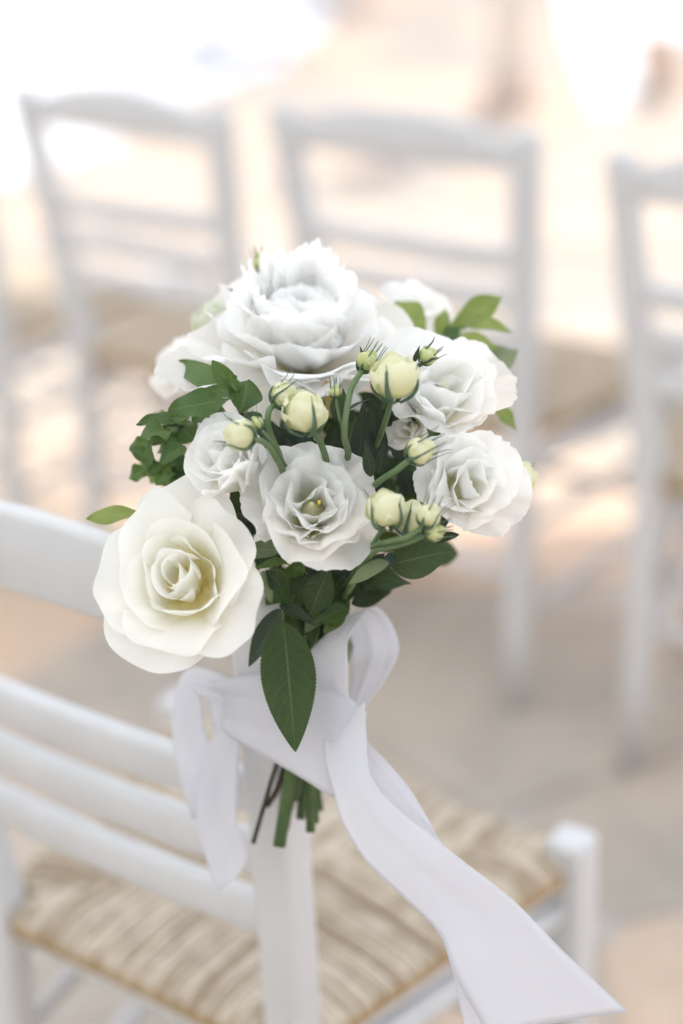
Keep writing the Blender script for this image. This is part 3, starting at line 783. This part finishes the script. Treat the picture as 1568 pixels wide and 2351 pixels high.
L_((895, 1296, 1.15), (1038, 1264, 1.15), 94, 'rleaf', (.1, .1, 1), .04, .16, .06, seed=14, label='broad dark green leaf jutting out at the lower right', nu=14, nv=24)
L_((806, 1388, 1.2), (895, 1360, 1.205), 40, 'bleaf', (.1, .4, .8), .04, .1, .12, seed=15)
L_((980, 1240, 1.17), (1055, 1228, 1.18), 30, 'bleaf', (.1, .5, .8), .04, .1, .12, seed=16)
L_((905, 1270, 1.15), (880, 1310, 1.145), 30, 'bleaf', (.3, .2, .8), .04, .1, .12, seed=17)
L_((790, 1300, 1.2), (830, 1380, 1.21), 50, 'rleaf', (.2, .2, .9), .04, .1, .12, seed=18)
L_((805, 1455, 1.255), (800, 1525, 1.25), 16, 'gleaf', (.6, .2, .7), .02, .1, .1, seed=19)
for i, (bx, by, tx, ty, wd, mt) in enumerate([(690, 1330, 660, 1390, 60, 'rleaf'), (720, 1380, 760, 1440, 50, 'pleaf'), (830, 1300, 790, 1380, 60, 'rleaf'), (760, 1340, 800, 1410, 54, 'rleaf'),
        (620, 1250, 590, 1310, 44, 'rleaf'), (650, 1340, 610, 1390, 50, 'pleaf'), (860, 1290, 830, 1360, 44, 'bleaf'), (700, 1400, 720, 1480, 44, 'rleaf'), (560, 1180, 600, 1230, 44, 'rleaf'), (560, 1220, 575, 1160, 40, 'gleaf'),
        (670, 1290, 690, 1370, 50, 'pleaf'), (745, 1400, 700, 1450, 46, 'gleaf')]):
    L_((bx, by, 1.20+.004*(i % 4)), (tx, ty, 1.20), wd, mt, (rng.uniform(-.3, .3), .3, .9), .05, .15, .15, seed=300+i)
# pittosporum sprig on the left
L_((538, 916, 1.17), (413, 832, 1.21), 65, 'pleaf', (-.1, .3, .9), .04, .15, .3, seed=20, shape='obov')
L_((534, 890, 1.165), (486, 826, 1.16), 46, 'pleaf', (-.3, .2, 1), .03, .25, .15, seed=21)
L_((535, 915, 1.16), (385, 946, 1.15), 76, 'pleaf', (0, .35, .9), .05, .1, .35, seed=22, shape='obov', wf=1.8)
L_((552, 948, 1.165), (570, 872, 1.17), 84, 'pleaf', (.2, .15, 1), .04, .15, .2, seed=23, shape='obov')
L_((545, 905, 1.165), (528, 858, 1.155), 35, 'pleaf', (.3, .5, .7), .05, .3, .4, seed=24)
L_((520, 945, 1.18), (440, 965, 1.18), 62, 'pleaf', (0, .4, .8), .03, .1, .3, seed=25)
L_((560, 955, 1.18), (600, 1000, 1.19), 62, 'rleaf', (.1, .2, .9), .03, .1, .2, seed=26)
stem([(538, 915, 1.168), (552, 945, 1.18), (585, 1010, 1.21), (650, 1120, 1.24)], 5, 6, 'twig', 'twig')
L_((405, 962, 1.185), (312, 973, 1.18), 35, 'pleaf', (0, .5, .8), .10, .2, .35, seed=27)
L_((398, 990, 1.18), (322, 1010, 1.165), 62, 'pleaf', (-.3, .4, .8), .10, .3, .4, seed=28, shape='obov')
L_((392, 955, 1.185), (436, 962, 1.18), 35, 'pleaf', (0, .5, .8), .04, .2, .3, seed=29)
L_((425, 1022, 1.175), (367, 1066, 1.165), 49, 'pleaf', (-.1, .4, .8), .08, .2, .2, seed=30)
L_((350, 1010, 1.185), (338, 1092, 1.19), 30, 'pleaf', (-.5, .1, .8), .06, .3, .4, seed=31)
L_((430, 985, 1.2), (360, 1040, 1.21), 73, 'pleaf', (-.2, .3, .9), .04, .1, .3, seed=32)
L_((440, 1010, 1.19), (400, 960, 1.2), 68, 'pleaf', (.1, .2, .9), .04, .1, .3, seed=33)
L_((410, 1040, 1.21), (345, 1110, 1.23), 54, 'yleaf', (-.2, .3, .9), .04, .1, .3, seed=34)
L_((430, 1050, 1.2), (395, 1118, 1.2), 54, 'pleaf', (-.2, .3, .9), .04, .1, .3, seed=35)
L_((415, 1060, 1.2), (428, 1125, 1.19), 49, 'rleaf', (-.1, .3, .9), .04, .1, .2, seed=36)
L_((380, 1045, 1.22), (372, 1112, 1.24), 27, 'yleaf', (-.2, .3, .9), .04, .1, .2, seed=37)
L_((340, 1050, 1.22), (322, 1100, 1.24), 32, 'yleaf', (-.4, .3, .9), .04, .1, .2, seed=38)
L_((335, 1178, 1.18), (199, 1193, 1.19), 46, 'yleaf', (-.1, .4, .9), .06, .1, .25, seed=39, shape='obov', label='yellow-green leaf tip sticking out left of the large rose')
stem([(345, 1000, 1.185), (400, 975, 1.19), (480, 1010, 1.21), (640, 1130, 1.24)], 3, 5, 'dstem', 'twig')
# young leaves at the upper right
L_((1018, 772, 1.285), (1153, 680, 1.29), 65, 'yleaf', (-.1, .3, .9), .05, .1, .25, seed=40, shape='obov')
L_((1050, 735, 1.285), (1174, 762, 1.28), 40, 'yleaf', (0, .4, .8), .10, .1, .25, seed=41)
L_((1025, 775, 1.275), (1150, 802, 1.27), 49, 'yleaf', (0, .4, .8), .06, .1, .25, seed=42)
L_((1090, 858, 1.27), (1190, 802, 1.275), 84, 'gleaf', (.2, .3, .9), .04, .1, .2, seed=43)
L_((978, 775, 1.26), (908, 690, 1.28), 76, 'yleaf', (-.1, .3, .9), .05, .1, .2, seed=44, shape='obov')
L_((1012, 775, 1.28), (1022, 708, 1.29), 40, 'yleaf', (-.3, .3, .9), .05, .1, .2, seed=45)
L_((1020, 780, 1.27), (1055, 750, 1.275), 40, 'pleaf', (.1, .3, .9), .05, .1, .2, seed=46)
L_((1130, 925, 1.25), (1189, 992, 1.25), 38, 'yleaf', (.3, .4, .8), .05, .1, .2, seed=47)
L_((1140, 950, 1.25), (1124, 902, 1.25), 30, 'yleaf', (.3, .4, .8), .05, .1, .2, seed=48)
stem([(1015, 780, 1.28), (990, 850, 1.27), (880, 1050, 1.25)], 4, 5, 'dstem', 'twig')
# narrow dark blades between the buds
L_((822, 1085, 1.17), (838, 905, 1.165), 46, 'bleaf', (-.2, .1, 1), .03, .2, .05, shape='lance', seed=50)
L_((852, 1095, 1.14), (838, 1004, 1.13), 30, 'bleaf', (-.1, .1, 1), .05, .25, .05, shape='lance', seed=51)
L_((872, 1090, 1.16), (882, 1005, 1.155), 30, 'bleaf', (.2, .1, 1), .03, .2, .05, shape='lance', seed=52)
L_((868, 1060, 1.18), (856, 922, 1.175), 52, 'bleaf', (.1, .1, 1), .03, .2, .05, shape='lance', seed=53)
L_((795, 950, 1.15), (857, 915, 1.14), 12, 'bleaf', (.1, .7, .7), .12, .2, .05, shape='lance', seed=54)
L_((690, 1090, 1.17), (655, 1000, 1.165), 44, 'bleaf', (.1, .1, 1), .03, .2, .05, shape='lance', seed=55)
L_((735, 1080, 1.19), (700, 985, 1.185), 46, 'bleaf', (.1, .1, 1), .03, .2, .05, shape='lance', seed=56)
L_((810, 1060, 1.20), (780, 930, 1.195), 50, 'bleaf', (.1, .1, 1), .03, .2, .05, shape='lance', seed=57)
L_((880, 940, 1.17), (895, 900, 1.16), 20, 'bleaf', (.3, .1, 1), .03, .2, .05, shape='lance', seed=58)
L_((960, 842, 1.15), (1012, 820, 1.14), 20, 'bleaf', (.1, .6, .8), .04, .2, .05, shape='lance', seed=59)
L_((950, 832, 1.15), (965, 790, 1.145), 12, 'bleaf', (.1, .3, .8), .04, .2, .05, shape='lance', seed=60)
L_((838, 838, 1.15), (825, 792, 1.145), 13, 'bleaf', (.1, .3, .8), .04, .2, .05, shape='lance', seed=61)
L_((540, 672, 1.25), (520, 662, 1.25), 8, 'bleaf', (.1, .6, .8), .08, .2, .05, shape='lance', seed=62)
L_((573, 660, 1.255), (577, 632, 1.255), 11, 'pleaf', (.1, .3, .8), .02, .2, .05, seed=63)
L_((640, 1130, 1.18), (615, 1085, 1.175), 40, 'rleaf', (.1, .2, 1), .03, .1, .1, seed=64)
L_((905, 1150, 1.19), (880, 1090, 1.185), 46, 'rleaf', (.1, .2, 1), .03, .1, .1, seed=65)
L_((950, 1140, 1.2), (930, 1085, 1.2), 50, 'rleaf', (.1, .2, 1), .03, .1, .1, seed=66)
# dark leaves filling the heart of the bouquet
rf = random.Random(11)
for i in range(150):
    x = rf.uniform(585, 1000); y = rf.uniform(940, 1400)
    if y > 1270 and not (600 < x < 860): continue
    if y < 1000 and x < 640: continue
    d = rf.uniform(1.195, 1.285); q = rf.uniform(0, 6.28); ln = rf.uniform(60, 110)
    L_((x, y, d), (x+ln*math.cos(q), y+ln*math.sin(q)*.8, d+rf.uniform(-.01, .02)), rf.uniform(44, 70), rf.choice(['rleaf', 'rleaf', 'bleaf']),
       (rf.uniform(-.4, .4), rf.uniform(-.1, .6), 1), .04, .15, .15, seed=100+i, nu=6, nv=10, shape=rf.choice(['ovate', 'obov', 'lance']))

for i in range(60):            # near-black leaves added, their colour standing in for shade between blooms
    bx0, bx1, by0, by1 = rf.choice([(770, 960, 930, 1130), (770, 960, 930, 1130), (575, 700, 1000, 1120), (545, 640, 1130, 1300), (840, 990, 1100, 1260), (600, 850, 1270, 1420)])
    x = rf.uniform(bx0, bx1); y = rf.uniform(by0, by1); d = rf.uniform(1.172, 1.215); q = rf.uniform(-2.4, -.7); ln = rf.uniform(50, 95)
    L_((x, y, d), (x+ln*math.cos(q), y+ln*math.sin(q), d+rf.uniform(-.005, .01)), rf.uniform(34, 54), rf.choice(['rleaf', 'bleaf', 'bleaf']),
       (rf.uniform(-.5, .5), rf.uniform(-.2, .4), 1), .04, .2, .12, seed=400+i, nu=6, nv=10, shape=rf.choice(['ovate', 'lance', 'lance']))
for i in range(18):            # more of the wavy sprig on the left
    x = rf.uniform(345, 440); y = rf.uniform(955, 1095); q = rf.uniform(2.2, 4.4); ln = rf.uniform(45, 80); d = rf.uniform(1.185, 1.235)
    L_((x, y, d), (x+ln*math.cos(q), y-ln*math.sin(q)*.8, d), rf.uniform(30, 46), rf.choice(['pleaf', 'pleaf', 'yleaf']),
       (rf.uniform(-.4, .2), rf.uniform(.1, .6), .9), .07, .15, .4, 1.8, 'obov', seed=500+i)

# ------------------------------------------------------------------ ribbon
ribbon = tag(empty('ribbon'), 'wide white satin ribbon tied in a bow round the bouquet stems with trailing tails', 'ribbon')
def strip(name, st, n=8, nw=14, ripple=.0014, seed=0, label=None):
    A = catmull([at(*s[0]) for s in st], n); Bq = catmull([at(*s[1]) for s in st], n)
    V = []; uv = []; m = len(A)
    r = np.random.default_rng(seed); p = r.uniform(0, 6.28, 3)
    for i in range(m):
        wv = Bq[i]-A[i]; t = nrm(A[min(i+1, m-1)]-A[max(i-1, 0)]); nn = nrm(np.cross(wv, t)+1e-9)
        for k in range(nw+1):
            s = k/nw
            off = ripple*(math.sin(3.2*s+p[0]+i*.10)+.6*math.sin(7*s+p[1]-i*.07)+.35*math.sin(15*s+p[2]+.05*i)+(.30*math.sin(31*s+p[0]) if name != 'tail' else 0))*(.25+.75*math.sin(math.pi*s))
            V.append(A[i]+wv*s+nn*off); uv.append((s, i/m))
    V2 = np.array(V); c = V2.mean(0)
    o = mesh(name, V2-c, grid_faces(nw, m-1), MT['ribbon'], ribbon, uv); o.location = c
    so_ = o.modifiers.new('thick', 'SOLIDIFY'); so_.thickness = .0004
    if label: o['label'] = label
    return o
strip('bow_loop', [((735, 1650, 1.225), (800, 1670, 1.205)), ((708, 1570, 1.215), (800, 1610, 1.195)), ((704, 1508, 1.215), (798, 1530, 1.19)), ((742, 1462, 1.22), (800, 1462, 1.195)),
     ((785, 1432, 1.235), (850, 1392, 1.225)), ((800, 1450, 1.25), (893, 1420, 1.245)), ((805, 1510, 1.255), (916, 1492, 1.25)), ((805, 1580, 1.245), (880, 1565, 1.235)), ((785, 1650, 1.23), (835, 1625, 1.225))], seed=1, n=10, ripple=.0018)
strip('wrap', [((640, 1640, 1.36), (650, 1720, 1.36)), ((500, 1590, 1.32), (510, 1690, 1.32)), ((470, 1570, 1.275), (490, 1665, 1.28)), ((540, 1555, 1.235), (545, 1700, 1.245)), ((620, 1550, 1.205), (610, 1738, 1.225)), ((710, 1570, 1.20), (690, 1785, 1.212)),
     ((800, 1600, 1.195), (760, 1828, 1.205)), ((842, 1640, 1.21), (800, 1830, 1.22))], seed=2, n=8)
strip('tail', [((740, 1640, 1.205), (838, 1610, 1.20)), ((745, 1740, 1.195), (842, 1690, 1.19)), ((768, 1825, 1.19), (850, 1775, 1.182)), ((784, 1884, 1.185), (890, 1835, 1.175)), ((836, 1972, 1.18), (970, 1903, 1.165)),
     ((936, 2068, 1.175), (1070, 1982, 1.15)), ((1010, 2145, 1.17), (1180, 2068, 1.14)), ((1045, 2240, 1.165), (1300, 2190, 1.13)), ((1120, 2375, 1.16), (1442, 2322, 1.12))], seed=3, label='long ribbon tail blowing down to the right')
strip('tail', [((780, 1640, 1.215), (842, 1635, 1.22)), ((800, 1720, 1.21), (838, 1692, 1.215)), ((840, 1780, 1.20), (882, 1742, 1.205)), ((900, 1850, 1.195), (937, 1806, 1.2)), ((965, 1905, 1.19), (978, 1872, 1.195)), ((1030, 1985, 1.19), (1008, 1932, 1.195))], seed=4)
strip('tail', [((1015, 2120, 1.185), (1090, 2130, 1.19)), ((1030, 2190, 1.185), (1095, 2210, 1.185)), ((1048, 2270, 1.185), (1130, 2290, 1.18)), ((1070, 2380, 1.185), (1175, 2380, 1.18))], seed=5)
strip('bow_loop', [((560, 1580, 1.25), (575, 1640, 1.245)), ((500, 1545, 1.26), (505, 1610, 1.255)), ((432, 1535, 1.28), (450, 1590, 1.27)), ((398, 1610, 1.285), (462, 1605, 1.275)), ((396, 1690, 1.29), (470, 1672, 1.275)), ((415, 1790, 1.285), (500, 1760, 1.275)), ((440, 1880, 1.285), (505, 1860, 1.28))], seed=6)
strip('tail', [((520, 1590, 1.255), (590, 1620, 1.25)), ((492, 1680, 1.262), (556, 1690, 1.258)), ((455, 1790, 1.27), (545, 1790, 1.265)), ((452, 1890, 1.272), (546, 1890, 1.267)), ((474, 1975, 1.275), (569, 1960, 1.27)), ((499, 2046, 1.277), (546, 2012, 1.273))], seed=7, label='short ribbon tail hanging on the left')

# ------------------------------------------------------------------ far things
def wall_seg(a, b, h, th, name, label):
    a, b = np.array(a[:2]), np.array(b[:2]); ln = np.linalg.norm(b-a); ang = math.atan2(b[1]-a[1], b[0]-a[0])
    V, F = box_data(0, ln, 0, th, 0, h, .02)
    o = mesh(name, V, F, MT['plaster'], smooth=False); o.location = (a[0], a[1], 0); o.rotation_euler = (0, 0, ang)
    tag(o, label, 'wall'); return o
def lathe(name, prof, mat, parent=None, nu=20):
    V = [(r*math.cos(2*math.pi*i/nu), r*math.sin(2*math.pi*i/nu), z) for (r, z) in prof for i in range(nu)]
    F = grid_faces(nu, len(prof)-1, True); F.append(tuple((len(prof)-1)*nu+i for i in range(nu)))
    return mesh(name, V, F, mat, parent)
MT['sandstone'] = solid_mat('sandstone', (.78, .68, .58), (.85, .77, .69), 9, .85, .2, .4, .004)
MT['terracotta'] = solid_mat('terracotta', (.64, .50, .40), (.74, .58, .48), 12, .8, .2, .3, .003)
# whitewashed dais far left
D = [(-3.2, 2.5)]+[tuple(gpt(*q)[:2]) for q in ((60, 440), (250, 375), (420, 255), (640, 180), (770, 60), (830, -160))]+[(-5, 10)]
n = len(D)
V = [(x, y, -.01) for x, y in D]+[(x, y, .055) for x, y in D]+[(x*.995-.01, y+.01, .065) for x, y in D]
F = [(k, (k+1) % n, n+(k+1) % n, n+k) for k in range(n)]+[(n+k, n+(k+1) % n, 2*n+(k+1) % n, 2*n+k) for k in range(n)]+[tuple(2*n+k for k in range(n))]
tag(mesh('step_and_sun_patch', V, F, MT['plaster'], smooth=False), kind='structure')
# two chairs standing far off in the sun
for (px, py, r, lab) in [(462, 150, .1, 'distant white chair out of focus at the top, left of centre'), (700, 20, -.05, 'distant white chair out of focus at the top edge, above the peony')]:
    g = gpt(px, py); o = copy_tree(proto)
    a = ROT+r; off = np.array([math.cos(a), math.sin(a)])*WF/2+np.array([-math.sin(a), math.cos(a)])*LF
    o.location = (g[0]+off[0], g[1]+off[1], .065); o.rotation_euler = (0, 0, a)
    tag(o, lab, 'chair', 'white rush-seat chairs set out in rows')
g = gpt(1180, 250); p = empty('stone_pillar', (g[0], g[1], 0)); tag(p, 'slim sandstone pillar out of focus at the top right', 'pillar')
lathe('base', [(.11, 0), (.11, .05), (.10, .07), (.07, .15)], MT['terracotta'], p)
lathe('shaft', [(.07, .15), (.075, .6), (.07, 1.3)], MT['sandstone'], p)
lathe('capital', [(.07, 1.3), (.10, 1.36), (.12, 1.40), (.12, 1.45)], MT['sandstone'], p)
D = [gpt(*q)[:2] for q in ((1270, -120), (1310, 120), (1365, 285), (1420, 270), (1600, 120), (1800, -120))]  # white slab standing in for a sunlit patch of ground
n = len(D); c0 = np.mean(D, 0)
V = [(x, y, -.01) for x, y in D]+[(x, y, .03) for x, y in D]+[(*(c0+(np.array(q)-c0)*.99), .036) for q in D]
F = [((k+1) % n, k, n+k, n+(k+1) % n) for k in range(n)]+[(n+(k+1) % n, n+k, 2*n+k, 2*n+(k+1) % n) for k in range(n)]+[tuple(2*n+k for k in reversed(range(n)))]
tag(mesh('step_and_sun_patch', V, F, MT['plaster'], smooth=False), kind='structure')
g = gpt(1475, 190); p = empty('flower_pot', (g[0]+.02, g[1]-.2, 0)); tag(p, 'pale terracotta pot out of focus at the top right corner', 'pot')
lathe('pot', [(.05, 0), (.075, .12), (.08, .17), (.088, .17), (.088, .20), (.075, .20), (.07, .17)], MT['terracotta'], p)
